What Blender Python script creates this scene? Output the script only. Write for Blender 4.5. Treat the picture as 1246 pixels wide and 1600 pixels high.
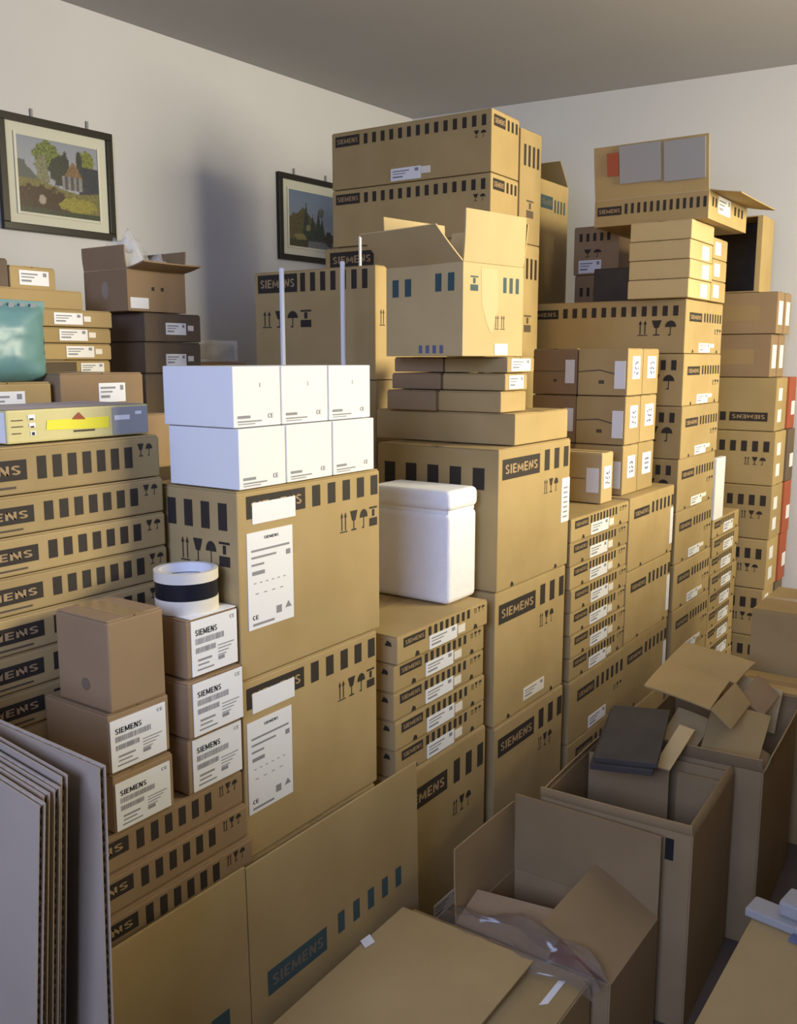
import bpy, bmesh, math, random
from mathutils import Vector, Matrix
random.seed(7)
for o in list(bpy.data.objects): bpy.data.objects.remove(o)
S = bpy.context.scene
COL = S.collection
R = math.radians

# ------------------------------------------------------------------ camera, world, lights, exposure
cam_d = bpy.data.cameras.new('camera'); cam = bpy.data.objects.new('camera', cam_d); COL.objects.link(cam)
cam_d.sensor_fit = 'VERTICAL'; cam_d.sensor_height = 32.0; cam_d.lens = 32.0*1450/1600; cam_d.clip_start = 0.02
ax = Vector((0.819706, 0.572785, 0.0))
fw = Vector((-0.565096, 0.808703, -0.163296)).normalized()
ax = (ax - fw*ax.dot(fw)).normalized(); upv = ax.cross(fw)
m = Matrix((ax, upv, -fw)).transposed().to_4x4(); m.translation = (0, 0, 1.75)
cam.matrix_world = m
S.camera = cam
w = bpy.data.worlds.new('world'); S.world = w; w.use_nodes = True
w.node_tree.nodes['Background'].inputs[0].default_value = (0.72, 0.82, 1.0, 1)
w.node_tree.nodes['Background'].inputs[1].default_value = 0.9
def area(name, loc, target, sx, sy, power, col):
    l = bpy.data.lights.new(name, 'AREA'); l.shape = 'RECTANGLE'; l.size = sx; l.size_y = sy; l.energy = power; l.color = col
    o = bpy.data.objects.new(name, l); COL.objects.link(o); o.location = loc
    o.rotation_euler = (Vector(target)-Vector(loc)).to_track_quat('-Z', 'Y').to_euler()
    return o
# daylight through the window of the right wall (warm) and through the window behind the camera (blue sky)
area('window_daylight_warm', (1.98, 4.05, 2.50), (-1.4, 2.4, 1.75), 1.9, 1.5, 305, (1.0, 0.89, 0.63))
area('window_daylight_blue', (-.1, -1.85, 2.45), (-1.5, 2.4, 2.0), 1.5, 1.3, 140, (0.48, 0.59, 1.0))
S.view_settings.view_transform = 'Standard'; S.view_settings.look = 'None'
S.view_settings.exposure = 0.0; S.view_settings.gamma = 1.0; S.view_settings.use_curve_mapping = False

# ------------------------------------------------------------------ materials
MATS = {}
def base(name, col, rough=0.8, spec=0.3):
    mt = bpy.data.materials.new(name); mt.use_nodes = True
    b = mt.node_tree.nodes['Principled BSDF']
    b.inputs['Base Color'].default_value = (*col, 1); b.inputs['Roughness'].default_value = rough
    b.inputs['Specular IOR Level'].default_value = spec
    MATS[name] = mt
    return mt, mt.node_tree.nodes, mt.node_tree.links, b
def noisy(name, c1, c2, scale=6, rough=0.85, bump=0.12, bscale=60, spec=0.2, stretch=(1, 1, 1), rnd=0.0, detail=6):
    mt, n, l, b = base(name, c1, rough, spec)
    tc = n.new('ShaderNodeTexCoord'); mp = n.new('ShaderNodeMapping'); mp.inputs['Scale'].default_value = stretch
    nz = n.new('ShaderNodeTexNoise'); nz.inputs['Scale'].default_value = scale; nz.inputs['Detail'].default_value = detail
    mix = n.new('ShaderNodeMix'); mix.data_type = 'RGBA'
    mix.inputs[6].default_value = (*c1, 1); mix.inputs[7].default_value = (*c2, 1)
    l.new(tc.outputs['Object'], mp.inputs[0]); l.new(mp.outputs[0], nz.inputs['Vector'])
    rp = n.new('ShaderNodeValToRGB'); rp.color_ramp.elements[0].position = 0.3; rp.color_ramp.elements[1].position = 0.7
    l.new(nz.outputs[0], rp.inputs[0]); l.new(rp.outputs[0], mix.inputs[0])
    out = mix.outputs[2]
    if rnd:
        oi = n.new('ShaderNodeObjectInfo'); hs = n.new('ShaderNodeHueSaturation')
        mr = n.new('ShaderNodeMapRange'); mr.inputs[3].default_value = 1-rnd; mr.inputs[4].default_value = 1+rnd
        l.new(oi.outputs['Random'], mr.inputs[0]); l.new(mr.outputs[0], hs.inputs['Value']); l.new(out, hs.inputs['Color']); out = hs.outputs[0]
    l.new(out, b.inputs['Base Color'])
    if bump:
        n2 = n.new('ShaderNodeTexNoise'); n2.inputs['Scale'].default_value = bscale; n2.inputs['Detail'].default_value = 4
        l.new(mp.outputs[0], n2.inputs['Vector'])
        bp = n.new('ShaderNodeBump'); bp.inputs['Strength'].default_value = bump; bp.inputs['Distance'].default_value = 0.01
        l.new(n2.outputs[0], bp.inputs['Height']); l.new(bp.outputs[0], b.inputs['Normal'])
    return mt
noisy('card', (0.43, 0.315, 0.145), (0.375, 0.27, 0.118), 5, 0.8, 0.10, 9, rnd=0.10)
noisy('card_light', (0.55, 0.42, 0.21), (0.49, 0.37, 0.18), 5, 0.8, 0.08, 9, rnd=0.05)
noisy('card_brown', (0.33, 0.225, 0.125), (0.28, 0.19, 0.105), 5, 0.8, 0.10, 9, rnd=0.08)
noisy('card_aisle_shade', (0.32, 0.225, 0.115), (0.275, 0.19, 0.092), 5, 0.8, 0.10, 9, rnd=0.06)  # darkened card: the shade on the aisle cartons is put into their colour
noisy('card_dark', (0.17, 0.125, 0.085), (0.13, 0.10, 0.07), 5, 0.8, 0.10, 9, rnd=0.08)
noisy('card_grey', (0.36, 0.295, 0.225), (0.32, 0.26, 0.20), 4, 0.85, 0.06, 10, rnd=0.05)
noisy('card_core', (0.44, 0.38, 0.30), (0.30, 0.25, 0.19), 90, 0.9, 0.2, 120)
noisy('charcoal', (0.055, 0.048, 0.042), (0.07, 0.062, 0.054), 12, 0.75, 0.1, 40)
noisy('white_card', (0.80, 0.80, 0.78), (0.77, 0.77, 0.75), 4, 0.6, 0.02, 12)
noisy('foam', (0.86, 0.87, 0.88), (0.82, 0.83, 0.85), 30, 0.75, 0.15, 160)
noisy('wall_paint', (0.585, 0.585, 0.59), (0.555, 0.555, 0.56), 1.6, 0.9, 0.03, 30)
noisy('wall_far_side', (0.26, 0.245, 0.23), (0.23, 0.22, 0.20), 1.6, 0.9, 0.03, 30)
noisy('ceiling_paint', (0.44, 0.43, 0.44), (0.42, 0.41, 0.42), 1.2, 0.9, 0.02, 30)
noisy('floor_tile', (0.13, 0.10, 0.08), (0.10, 0.078, 0.062), 5, 0.45, 0.02, 30)
noisy('trim_wood', (0.16, 0.10, 0.06), (0.12, 0.075, 0.045), 10, 0.5, 0.05, 40, stretch=(1, 1, 8))
base('ink', (0.035, 0.028, 0.022), 0.7); base('ink_teal', (0.045, 0.085, 0.095), 0.7); base('ink_soft', (0.10, 0.075, 0.05), 0.8)
noisy('ink_letter', (0.40, 0.28, 0.15), (0.36, 0.25, 0.13), 8, 0.8, 0)
base('ink_letter_teal', (0.17, 0.15, 0.115), 0.8)
base('paper', (0.80, 0.81, 0.82), 0.55); base('paper_cream', (0.80, 0.76, 0.66), 0.6)
base('text_grey', (0.26, 0.26, 0.28), 0.7); base('text_black', (0.02, 0.02, 0.025), 0.7); base('text_blue', (0.12, 0.14, 0.24), 0.7)
base('tape_cream', (0.72, 0.68, 0.58), 0.5); base('tape_black', (0.012, 0.013, 0.02), 0.35); base('tape_core', (0.75, 0.76, 0.80), 0.6)
base('packing_tape', (0.36, 0.25, 0.12), 0.25, 0.5)
base('red', (0.45, 0.06, 0.03), 0.6); base('orange_red', (0.36, 0.09, 0.04), 0.7); base('tape_scar', (0.60, 0.465, 0.25), 0.85)
base('teal_bag', (0.13, 0.27, 0.28), 0.38, 0.5)
base('gold_print', (0.62, 0.55, 0.24), 0.45); base('yellow_band', (0.80, 0.72, 0.03), 0.45); base('pinkish', (0.55, 0.47, 0.44), 0.7)
base('frame_black', (0.018, 0.015, 0.012), 0.35); base('mat_board', (0.56, 0.56, 0.47), 0.8); base('gilt', (0.62, 0.60, 0.50), 0.3)
base('white_plastic', (0.78, 0.79, 0.82), 0.4); base('grey_plastic', (0.33, 0.325, 0.32), 0.5); base('nail', (0.25, 0.24, 0.23), 0.4)
base('gap_dark', (0.02, 0.018, 0.015), 0.9); base('window_white', (0.75, 0.75, 0.74), 0.5)
def plastic(name, opac, tint=(0.9, 0.92, 0.95)):
    mt, n, l, b = base(name, tint, 0.12, 0.6)
    tr = n.new('ShaderNodeBsdfTransparent'); mx = n.new('ShaderNodeMixShader')
    fr = n.new('ShaderNodeTexNoise'); fr.inputs['Scale'].default_value = 9
    mr = n.new('ShaderNodeMapRange'); mr.inputs[1].default_value = 0.35; mr.inputs[2].default_value = 0.7
    mr.inputs[3].default_value = opac*0.5; mr.inputs[4].default_value = opac*1.5
    tc = n.new('ShaderNodeTexCoord'); l.new(tc.outputs['Object'], fr.inputs['Vector'])
    l.new(fr.outputs[0], mr.inputs[0]); l.new(mr.outputs[0], mx.inputs[0]); l.new(tr.outputs[0], mx.inputs[1]); l.new(b.outputs[0], mx.inputs[2])
    l.new(mx.outputs[0], n['Material Output'].inputs[0])
plastic('clear_plastic', 0.30); plastic('clear_plastic_dim', 0.34, (0.26, 0.21, 0.17))
mt, n, l, b = base('painting', (0.5, 0.5, 0.5), 0.35)
at_ = n.new('ShaderNodeAttribute'); at_.attribute_name = 'Col'; l.new(at_.outputs['Color'], b.inputs['Base Color'])

# ------------------------------------------------------------------ mesh helpers
def mesh(name, verts, faces, mat, parent=None, smooth=False):
    me = bpy.data.meshes.new(name); me.from_pydata([tuple(v) for v in verts], [], faces); me.update()
    me.materials.append(MATS[mat])
    if smooth:
        for p in me.polygons: p.use_smooth = True
    o = bpy.data.objects.new(name, me); COL.objects.link(o)
    if parent is not None: o.parent = parent
    return o
def bm_obj(name, bm, mat, parent=None, smooth=False):
    me = bpy.data.meshes.new(name); bm.to_mesh(me); bm.free(); me.materials.append(MATS[mat])
    if smooth:
        for p in me.polygons: p.use_smooth = True
    o = bpy.data.objects.new(name, me); COL.objects.link(o)
    if parent is not None: o.parent = parent
    return o
def tag(o, label, cat, group=None, kind=None):
    o['label'] = label; o['category'] = cat
    if group: o['group'] = group
    if kind: o['kind'] = kind
    return o
def thing(name, label, cat, loc, rz=0, group=None):
    o = bpy.data.objects.new(name, None); o.empty_display_size = 0.05; COL.objects.link(o)
    o.location = loc; o.rotation_euler = (0, 0, R(rz))
    return tag(o, label, cat, group)
def struct(o):
    o['kind'] = 'structure'; return o
def box_bm(lo, hi, bev=0.0, seg=2, bm=None):
    nb = bmesh.new()
    bmesh.ops.create_cube(nb, size=1)
    for v in nb.verts:
        v.co = Vector([lo[i] + (v.co[i]+0.5)*(hi[i]-lo[i]) for i in range(3)])
    if bev: bmesh.ops.bevel(nb, geom=list(nb.edges), offset=bev, segments=seg, affect='EDGES', profile=0.6)
    if bm is None: return nb
    tmp = bpy.data.meshes.new('t'); nb.to_mesh(tmp); nb.free(); bm.from_mesh(tmp); bpy.data.meshes.remove(tmp)
    return bm
def box(name, lo, hi, mat, parent=None, bev=0.0):
    return bm_obj(name, box_bm(lo, hi, bev), mat, parent)
def slab(name, pts, t, mat, parent=None, bend=0.0):
    """quad given by 4 corners, thickened by t against its normal; bend bulges its middle"""
    p = [Vector(q) for q in pts]; nrm = (p[1]-p[0]).cross(p[3]-p[0]).normalized()
    N = 6 if bend else 1
    top, bot = [], []
    for j in range(N+1):
        for i in range(N+1):
            u, v = i/N, j/N
            q = p[0]*(1-u)*(1-v)+p[1]*u*(1-v)+p[2]*u*v+p[3]*(1-u)*v
            q = q + nrm*bend*4*(u*(1-u)+v*(1-v))/2
            top.append(q); bot.append(q-nrm*t)
    V = top+bot; K = (N+1)**2; F = []
    ix = lambda i, j: j*(N+1)+i
    for j in range(N):
        for i in range(N):
            F.append((ix(i, j), ix(i+1, j), ix(i+1, j+1), ix(i, j+1)))
            F.append((K+ix(i, j+1), K+ix(i+1, j+1), K+ix(i+1, j), K+ix(i, j)))
    for i in range(N):
        F.append((ix(i, 0), K+ix(i, 0), K+ix(i+1, 0), ix(i+1, 0)))
        F.append((ix(i+1, N), K+ix(i+1, N), K+ix(i, N), ix(i, N)))
        F.append((ix(0, i+1), K+ix(0, i+1), K+ix(0, i), ix(0, i)))
        F.append((ix(N, i), K+ix(N, i), K+ix(N, i+1), ix(N, i+1)))
    return mesh(name, V, F, mat, parent)
_txt = {}
def _arc(cx, cy, rx, ry, a0, a1, tx, ty, n=8):
    out = []
    for k in range(n):
        a, b_ = R(a0+(a1-a0)*k/n), R(a0+(a1-a0)*(k+1)/n)
        q = [(cx+(rx+sx*tx/2)*math.cos(t_), cy+(ry+sx*ty/2)*math.sin(t_)) for t_, sx in ((a, -1), (a, 1), (b_, 1), (b_, -1))]
        ar = sum(q[m_][0]*q[(m_+1) % 4][1]-q[(m_+1) % 4][0]*q[m_][1] for m_ in range(4))
        out.append(q if ar > 0 else q[::-1])
    return out
def glyph(c):
    """bold sans capitals as polygons in a unit-high cell; returns (width, polygons)"""
    B = lambda x0, x1, y0, y1: [(x0, y0), (x1, y0), (x1, y1), (x0, y1)]
    t, h = .22, .17
    if c == 'I': return .22, [B(0, t, 0, 1)]
    if c == 'E': return .60, [B(0, t, 0, 1), B(t, .60, 0, h), B(t, .56, .5-h/2, .5+h/2), B(t, .60, 1-h, 1)]
    if c == 'M': return .95, [B(0, .19, 0, 1), B(.76, .95, 0, 1), [(.375, .12), (.575, .12), (.20, 1), (0, 1)], [(.375, .12), (.575, .12), (.95, 1), (.75, 1)]]
    if c == 'N': return .74, [B(0, .19, 0, 1), B(.55, .74, 0, 1), [(.50, 0), (.74, 0), (.24, 1), (0, 1)]]
    if c == 'S': return .62, _arc(.31, .735, .21, .18, 20, 270, .2, .17)+_arc(.31, .265, .21, .18, 90, -160, .2, .17)+[B(.29, .33, .47, .54)]
    if c == 'C': return .66, _arc(.36, .5, .26, .415, 50, 310, .2, .17, 12)
def text_mesh(s):
    if s in _txt: return _txt[s]
    x, P = 0.0, []
    for c in s:
        w_, pl = glyph(c); P += [[(x+a, b_) for a, b_ in q] for q in pl]; x += w_+.15
    W = x-.15; vs, fs = [], []
    for q in P:
        fs.append(tuple(range(len(vs), len(vs)+len(q)))); vs += [(a/W, b_) for a, b_ in q]
    _txt[s] = (vs, fs); return _txt[s]

# ------------------------------------------------------------------ prints on box faces: u runs to the right, v up
class Face:
    """one face of a box of size dx,dy,h whose local origin is the near front bottom corner (x in [-dx,0], y in [0,dy])"""
    def __init__(s, f, dx, dy, h):
        if f == 'F': s.o, s.u, s.n, s.W, s.H = Vector((0, 0, 0)), Vector((0, 1, 0)), Vector((1, 0, 0)), dy, h
        elif f == 'S': s.o, s.u, s.n, s.W, s.H = Vector((-dx, 0, 0)), Vector((1, 0, 0)), Vector((0, -1, 0)), dx, h
        elif f == 'T': s.o, s.u, s.n, s.W, s.H = Vector((0, 0, h)), Vector((0, 1, 0)), Vector((0, 0, 1)), dy, dx
        s.v = Vector((0, 0, 1)) if f != 'T' else Vector((-1, 0, 0))
    def p(s, u, v, e=0.0008): return s.o+s.u*u+s.v*v+s.n*e
def polys(name, fc, plist, mat, parent, e=0.0008):
    V, F = [], []
    for pl in plist:
        k = len(V); V += [fc.p(u, v, e) for u, v in pl]; F.append(tuple(range(k, k+len(pl))))
    o = mesh(name, V, F, mat, parent)
    if len(plist) > 1: o['kind'] = 'stuff'
    return o
def rect(u0, u1, v0, v1): return [(u0, v0), (u1, v0), (u1, v1), (u0, v1)]
def lettering(fc, s, u0, u1, v0, v1, mat, parent, e=0.0014, name='lettering'):
    vs, fs = text_mesh(s)
    return mesh(name, [fc.p(u0+a*(u1-u0), v0+b_*(v1-v0), e) for a, b_ in vs], fs, mat, parent)
def logo(fc, par, u0, u1, v0, v1, ink='ink', let='ink_letter', flip=False):
    o = polys('logo_panel', fc, [rect(u0, u1, v0, v1)], ink, par)
    mu, mv = (u1-u0)*0.07, (v1-v0)*0.27
    if flip: lettering(fc, 'SIEMENS', u1-mu, u0+mu, v1-mv, v0+mv, let, o)
    else: lettering(fc, 'SIEMENS', u0+mu, u1-mu, v0+mv, v1-mv, let, o)
def bars(fc, par, u0, u1, v0, v1, n, duty=0.56, ink='ink'):
    st = (u1-u0)/(n-1+duty) if n > 1 else 0; wd = st*duty if n > 1 else u1-u0
    o = polys('printed_bar', fc, [rect(u0, u0+wd, v0, v1)], ink, par)
    for i in range(1, n):      # alike bars share one mesh
        c = o.copy(); COL.objects.link(c); c.location = fc.u*(i*st)
def icon(k, u0, u1, v0, v1):
    w_, h_ = u1-u0, v1-v0; P = []
    q = lambda pts: P.append([(u0+a*w_, v0+b_*h_) for a, b_ in pts])
    if k == 'arrows':
        for c in (0.28, 0.72):
            q([(c-.05, .1), (c+.05, .1), (c+.05, .75), (c-.05, .75)]); q([(c-.16, .75), (c+.16, .75), (c, 1)])
        q([(.05, 0), (.95, 0), (.95, .06), (.05, .06)])
    elif k == 'glass':
        q([(.3, .5), (.7, .5), (.95, 1), (.05, 1)]); q([(.45, .08), (.55, .08), (.55, .5), (.45, .5)]); q([(.2, 0), (.8, 0), (.8, .08), (.2, .08)])
    elif k == 'umbrella':
        q([(0.5+.5*math.cos(t*math.pi/8), .55+.42*math.sin(t*math.pi/8)) for t in range(9)])
        q([(.46, .08), (.54, .08), (.54, .55), (.46, .55)]); q([(.3, 0), (.54, 0), (.54, .08), (.3, .08)])
    elif k == 'stack':
        q([(0, .9), (1, .9), (1, 1), (0, 1)]); q([(.35, .5), (.65, .5), (.65, .86), (.35, .86)]); q([(0, 0), (1, 0), (1, .42), (0, .42)])
    return P
def icons(fc, par, u0, u1, v0, v1, kinds=('arrows', 'glass', 'umbrella', 'stack'), ink='ink'):
    n_ = len(kinds); st = (u1-u0)/n_; P = []
    for i, k in enumerate(kinds): P += icon(k, u0+i*st+st*.1, u0+i*st+st*.9, v0, v1)
    polys('handling_symbols', fc, P, ink, par)
def slots(fc, par, us, v=0.004):
    polys('tab_slot', fc, [[(u-.012, v), (u+.012, v), (u+.009, v+.011), (u-.004, v+.016)] for u in us], 'ink', par)
def label(fc, par, u0, u1, v0, v1, style='bar', paper='paper', seed=0):
    """a stuck-on paper label (thin plate) with its print"""
    e = 0.0018
    c = [fc.p(u0, v0, e), fc.p(u1, v0, e), fc.p(u1, v1, e), fc.p(u0, v1, e)]; d = [fc.p(u0, v0, 0), fc.p(u1, v0, 0), fc.p(u1, v1, 0), fc.p(u0, v1, 0)]
    o = mesh('paper_label', c+d, [(0, 1, 2, 3), (0, 4, 5, 1), (1, 5, 6, 2), (2, 6, 7, 3), (3, 7, 4, 0)], paper, par)
    rr = random.Random(seed); w_, h_ = u1-u0, v1-v0; P = []
    X = lambda a: u0+a*w_
    Y = lambda a: v0+a*h_
    if style == 'none': return o
    if style == 'bar':
        P += [rect(X(.06), X(.62), Y(.70), Y(.80)), rect(X(.06), X(.5), Y(.50), Y(.58)), rect(X(.06), X(.4), Y(.22), Y(.36)), rect(X(.80), X(.92), Y(.62), Y(.88))]
    elif style == 'strip':
        P += [rect(X(.2), X(.75), Y(.1+.11*i), Y(.14+.11*i)) for i in range(7)]
    elif style == 'script':
        for i in range(3):
            for k in range(3):
                a = .25+.18*k+rr.uniform(-.05, .05); b_ = .22+.22*i+rr.uniform(-.04, .04); P.append([(X(a), Y(b_)), (X(a+.16), Y(b_-.02)), (X(a+.13), Y(b_+.10)), (X(a+.03), Y(b_+.09))])
        polys('label_print', fc, P, 'text_blue', o, e+.0004); return o
    elif style == 'tall':
        for i, (a, b_, t) in enumerate([(.08, .92, .80), (.08, .62, .73), (.08, .35, .655)]): P.append(rect(X(a), X(b_), Y(t), Y(t+.022)))
        P += [rect(X(.09), X(.36), Y(.56), Y(.60)), rect(X(.84), X(.94), Y(.70), Y(.755))]
        for k in range(6): P.append(rect(X(.12+.13*k), X(.17+.13*k), Y(.47), Y(.48)))
        for k in range(4): P.append(rect(X(.15+.18*k), X(.22+.18*k), Y(.36), Y(.37)))
        P += [[(X(.80), Y(.13)), (X(.95), Y(.13)), (X(.875), Y(.20))], rect(X(.60), X(.72), Y(.10), Y(.18)), rect(X(.08), X(.55), Y(.035), Y(.06))]
        lettering(fc, 'SIEMENS', X(.36), X(.68), Y(.915), Y(.945), 'text_black', o, e+.0005)
        lettering(fc, 'CE', X(.08), X(.20), Y(.10), Y(.145), 'text_black', o, e+.0005, 'ce_mark')
    elif style == 'product':
        lettering(fc, 'SIEMENS', X(.08), X(.55), Y(.72), Y(.83), 'text_black', o, e+.0005)
        x = .08
        while x < .70:
            d_ = rr.uniform(.008, .022); P.append(rect(X(x), X(x+d_), Y(.56), Y(.67))); x += d_+rr.uniform(.008, .016)
        x = .08
        while x < .50:
            d_ = rr.uniform(.008, .022); P.append(rect(X(x), X(x+d_), Y(.40), Y(.50))); x += d_+rr.uniform(.006, .014)
        P += [rect(X(.12), X(.42), Y(.25), Y(.29)), rect(X(.12), X(.36), Y(.17), Y(.20)), rect(X(.10), X(.46), Y(.08), Y(.11))]
        for i in range(4): P.append(rect(X(.56), X(.92-.06*i), Y(.42-.06*i), Y(.44-.06*i)))
        P.append(rect(X(.56), X(.70), Y(.16), Y(.23)))
        lettering(fc, 'CE', X(.84), X(.94), Y(.86), Y(.93), 'text_grey', o, e+.0005, 'ce_mark')
    polys('label_print', fc, P, 'text_grey', o, e+.0004)
    return o

# ------------------------------------------------------------------ closed carton: body with rounded edges, top flaps and tape
def carton(lab, X, Y, z, dx, dy, h, mat='card', rz=0, name='carton', group=None, lid=False, cat='box', bev=0.004, flaps=True):
    t = thing(name, lab, cat, (X, Y, z), rz, group)
    g = 0.0012
    bm = box_bm((-dx, 0, g), (0, dy, h-(0.004 if flaps else 0.0)), min(bev, h*.1))
    bm_obj('body', bm, mat, t)
    if flaps:   # two top flaps meeting in a seam along the longer side, and the tape over it
        e = 0.003
        if dx > dy:
            mid = dy/2
            box('top_flap', (-dx+e, e, h-.004), (-e, mid-.0015, h-.0005), mat, t, .0012); box('top_flap', (-dx+e, mid+.0015, h-.004), (-e, dy-e, h-.0005), mat, t, .0012)
            box('packing_tape', (-dx+.001, mid-.024, h-.0006), (-.001, mid+.024, h), 'packing_tape', t)
        else:
            mid = dx/2
            box('top_flap', (-dx+e, e, h-.004), (-mid-.0015, dy-e, h-.0005), mat, t, .0012); box('top_flap', (-mid+.0015, e, h-.004), (-e, dy-e, h-.0005), mat, t, .0012)
            box('packing_tape', (-mid-.024, .001, h-.0006), (-mid+.024, dy-.001, h), 'packing_tape', t)
    return t, (lambda f: Face(f, dx, dy, h))

# ------------------------------------------------------------------ open carton of separate panels and flaps
def open_carton(lab, X, Y, z, dx, dy, h, mat='card', rz=0, flaps=None, t=0.005, name='open_carton', inner=None, group=None):
    th = thing(name, lab, 'box', (X, Y, z), rz, group)
    g = .001
    box('base_panel', (-dx+t, t, g), (-t, dy-t, g+t), mat, th)
    box('wall_panel', (-t, 0, g), (0, dy, h), mat, th, .0015); box('wall_panel', (-dx, 0, g), (-dx+t, dy, h), mat, th, .0015)
    box('wall_panel', (-dx+t, 0, g), (-t, t, h), mat, th, .0015); box('wall_panel', (-dx+t, dy-t, g), (-t, dy, h), mat, th, .0015)
    for side, (ln, ang) in (flaps or {}).items():
        a = R(ang); o_, up = math.sin(a)*ln, math.cos(a)*ln; hz = h+.0005
        if side == 'F': P = [(0, .002, hz), (0, dy-.002, hz), (o_, dy-.002, hz+up), (o_, .002, hz+up)]
        elif side == 'B': P = [(-dx, dy-.002, hz), (-dx, .002, hz), (-dx-o_, .002, hz+up), (-dx-o_, dy-.002, hz+up)]
        elif side == 'S': P = [(-dx+.002, 0, hz), (-.002, 0, hz), (-.002, -o_, hz+up), (-dx+.002, -o_, hz+up)]
        else: P = [(-.002, dy, hz), (-dx+.002, dy, hz), (-dx+.002, dy+o_, hz+up), (-.002, dy+o_, hz+up)]
        f = slab('flap', P, t*.9, mat, th, bend=.004)
    return th, (lambda f: Face(f, dx, dy, h))

#@@STRUCT
# ------------------------------------------------------------------ the room
def wall(name, p0, p1, z0, z1, th, mat, holes=()):
    """wall from p0 to p1 (plan) with rectangular holes (s0,s1,z0,z1) along its length; th is the thickness to the left of p0->p1"""
    p0, p1 = Vector((*p0, 0)), Vector((*p1, 0)); d = (p1-p0); Ln = d.length; d.normalize(); nn = Vector((-d.y, d.x, 0))
    rects = [(0, Ln, z0, z1)]
    for (a, b_, c, e) in holes:
        rects = [(0, a, z0, z1), (b_, Ln, z0, z1), (a, b_, z0, c), (a, b_, e, z1)]
    V, F = [], []
    for (a, b_, c, e) in rects:
        k = len(V)
        for off in (0, th):
            for (s_, zz) in ((a, c), (b_, c), (b_, e), (a, e)): V.append(p0+d*s_+nn*off+Vector((0, 0, zz)))
        F += [(k, k+1, k+2, k+3), (k+7, k+6, k+5, k+4), (k, k+4, k+5, k+1), (k+1, k+5, k+6, k+2), (k+2, k+6, k+7, k+3), (k+3, k+7, k+4, k)]
    return struct(mesh(name, V, F, mat))
CL = (-3.862, 5.70)      # far left corner
ZC = 3.41
wall('wall_left', (-4.20, -1.5), CL, 0, ZC, .15, 'wall_paint')
wall('wall_back', CL, (1.8, 6.25), 0, ZC, .15, 'wall_paint')
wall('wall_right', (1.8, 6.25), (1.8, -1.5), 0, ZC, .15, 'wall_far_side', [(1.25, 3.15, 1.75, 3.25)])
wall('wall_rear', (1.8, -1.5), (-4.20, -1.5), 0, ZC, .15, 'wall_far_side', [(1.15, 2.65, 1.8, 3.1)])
struct(box('floor', (-4.4, -1.7, -.12), (2.0, 6.6, 0), 'floor_tile'))
struct(box('ceiling', (-4.4, -1.7, ZC), (2.0, 6.6, ZC+.12), 'ceiling_paint'))
def window(name, cx, cy, z0, z1, half, axis):
    rt = bpy.data.objects.new(name, None); COL.objects.link(rt); rt.location = (cx, cy, z0); rt['kind'] = 'structure'
    H_ = z1-z0
    def b_(nm, a0, a1, c0, c1):
        if axis == 'y': box(nm, (-.03, a0, c0), (.03, a1, c1), 'window_white', rt)
        else: box(nm, (a0, -.03, c0), (a1, .03, c1), 'window_white', rt)
    b_('frame_rail', -half, half, 0, .05); b_('frame_rail', -half, half, H_-.05, H_); b_('frame_stile', -half, -half+.05, .05, H_-.05)
    b_('frame_stile', half-.05, half, .05, H_-.05); b_('mullion', -.02, .02, .05, H_-.05)
window('window_1', 1.88, 4.05, 1.75, 3.25, .95, 'y')
window('window_2', -.1, -1.58, 1.8, 3.1, .75, 'x')
#@@OBJ
XF = -1.4
ORD = ['topmost', 'second from top', 'third from top', 'fourth from top', 'fifth from top', 'sixth from top', 'seventh from top', 'eighth from top', 'ninth from top']

# ---- stack with the two big labelled cartons (below the white boxes)
def big_front(fc, par, sh=0.0, v=0.0):
    logo(fc, par, .028-sh, .222-sh, .355+v, .405+v)
    bars(fc, par, .248-sh, .506-sh, .355+v, .405+v, 5, .5)
    icons(fc, par, .345-sh, .508-sh, .275+v, .325+v)
    label(fc, par, .045-sh, .186-sh, .342+v, .389+v, 'none')
    label(fc, par, .026-sh, .174-sh, .106+v, .324+v, 'tall')
def big_side(fc, par):
    W = fc.W
    bars(fc, par, W-.27, W-.03, .335, .395, 5, .5); icons(fc, par, W-.185, W-.02, .255, .31); logo(fc, par, .02, W-.30, .335, .395)
for i, (z, h, dy, lab) in enumerate([(1.047, .423, .515, 'big brown carton with tall white label directly under the white boxes'),
                                     (.622, .424, .50, 'big brown carton with tall white label, second below the white boxes'),
                                     (.20, .421, .49, 'big brown carton, lowest of three under the white boxes')]):
    t, f = carton(lab, XF, 1.402, z, .50, dy, h, name='big_carton', group='big labelled cartons')
    big_front(f('F'), t, .0 if i == 0 else .015, .004 if i == 0 else 0); big_side(f('S'), t)

carton('low carton on the floor under the big labelled cartons', XF, 1.41, 0, .50, .48, .199, name='carton')
# ---- six white boxes, two high and three long
pos = ['nearest', 'middle', 'farthest']
for k, (z, lv) in enumerate([(1.4715, 'lower'), (1.6035, 'upper')]):
    for i, (y, dy) in enumerate([(1.404, .150), (1.556, .163), (1.722, .165)]):
        off = (.004 if k == 0 else -.004)
        t, f = carton('%s white box of the %s row on the big brown carton' % (pos[i], lv), XF+off, y+(.004 if k == 0 else 0), z, .215, dy-.003, .130 if k else .131, 'white_card', name='white_box', group='white boxes', flaps=False, bev=.002)
        fc = f('F'); W = fc.W
        lettering(fc, 'CE', W-.042, W-.026, .018, .028, 'text_grey', t, .0008, 'ce_mark')
        polys('printed_text', fc, [rect(.012, .05, .020, .026), rect(.012, .085, .012, .015), rect(.012, .065, .007, .009)], 'text_grey', t)
        if k: polys('printed_dot', fc, [rect(W*.55, W*.56, .085, .095)], 'text_grey', t)

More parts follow.
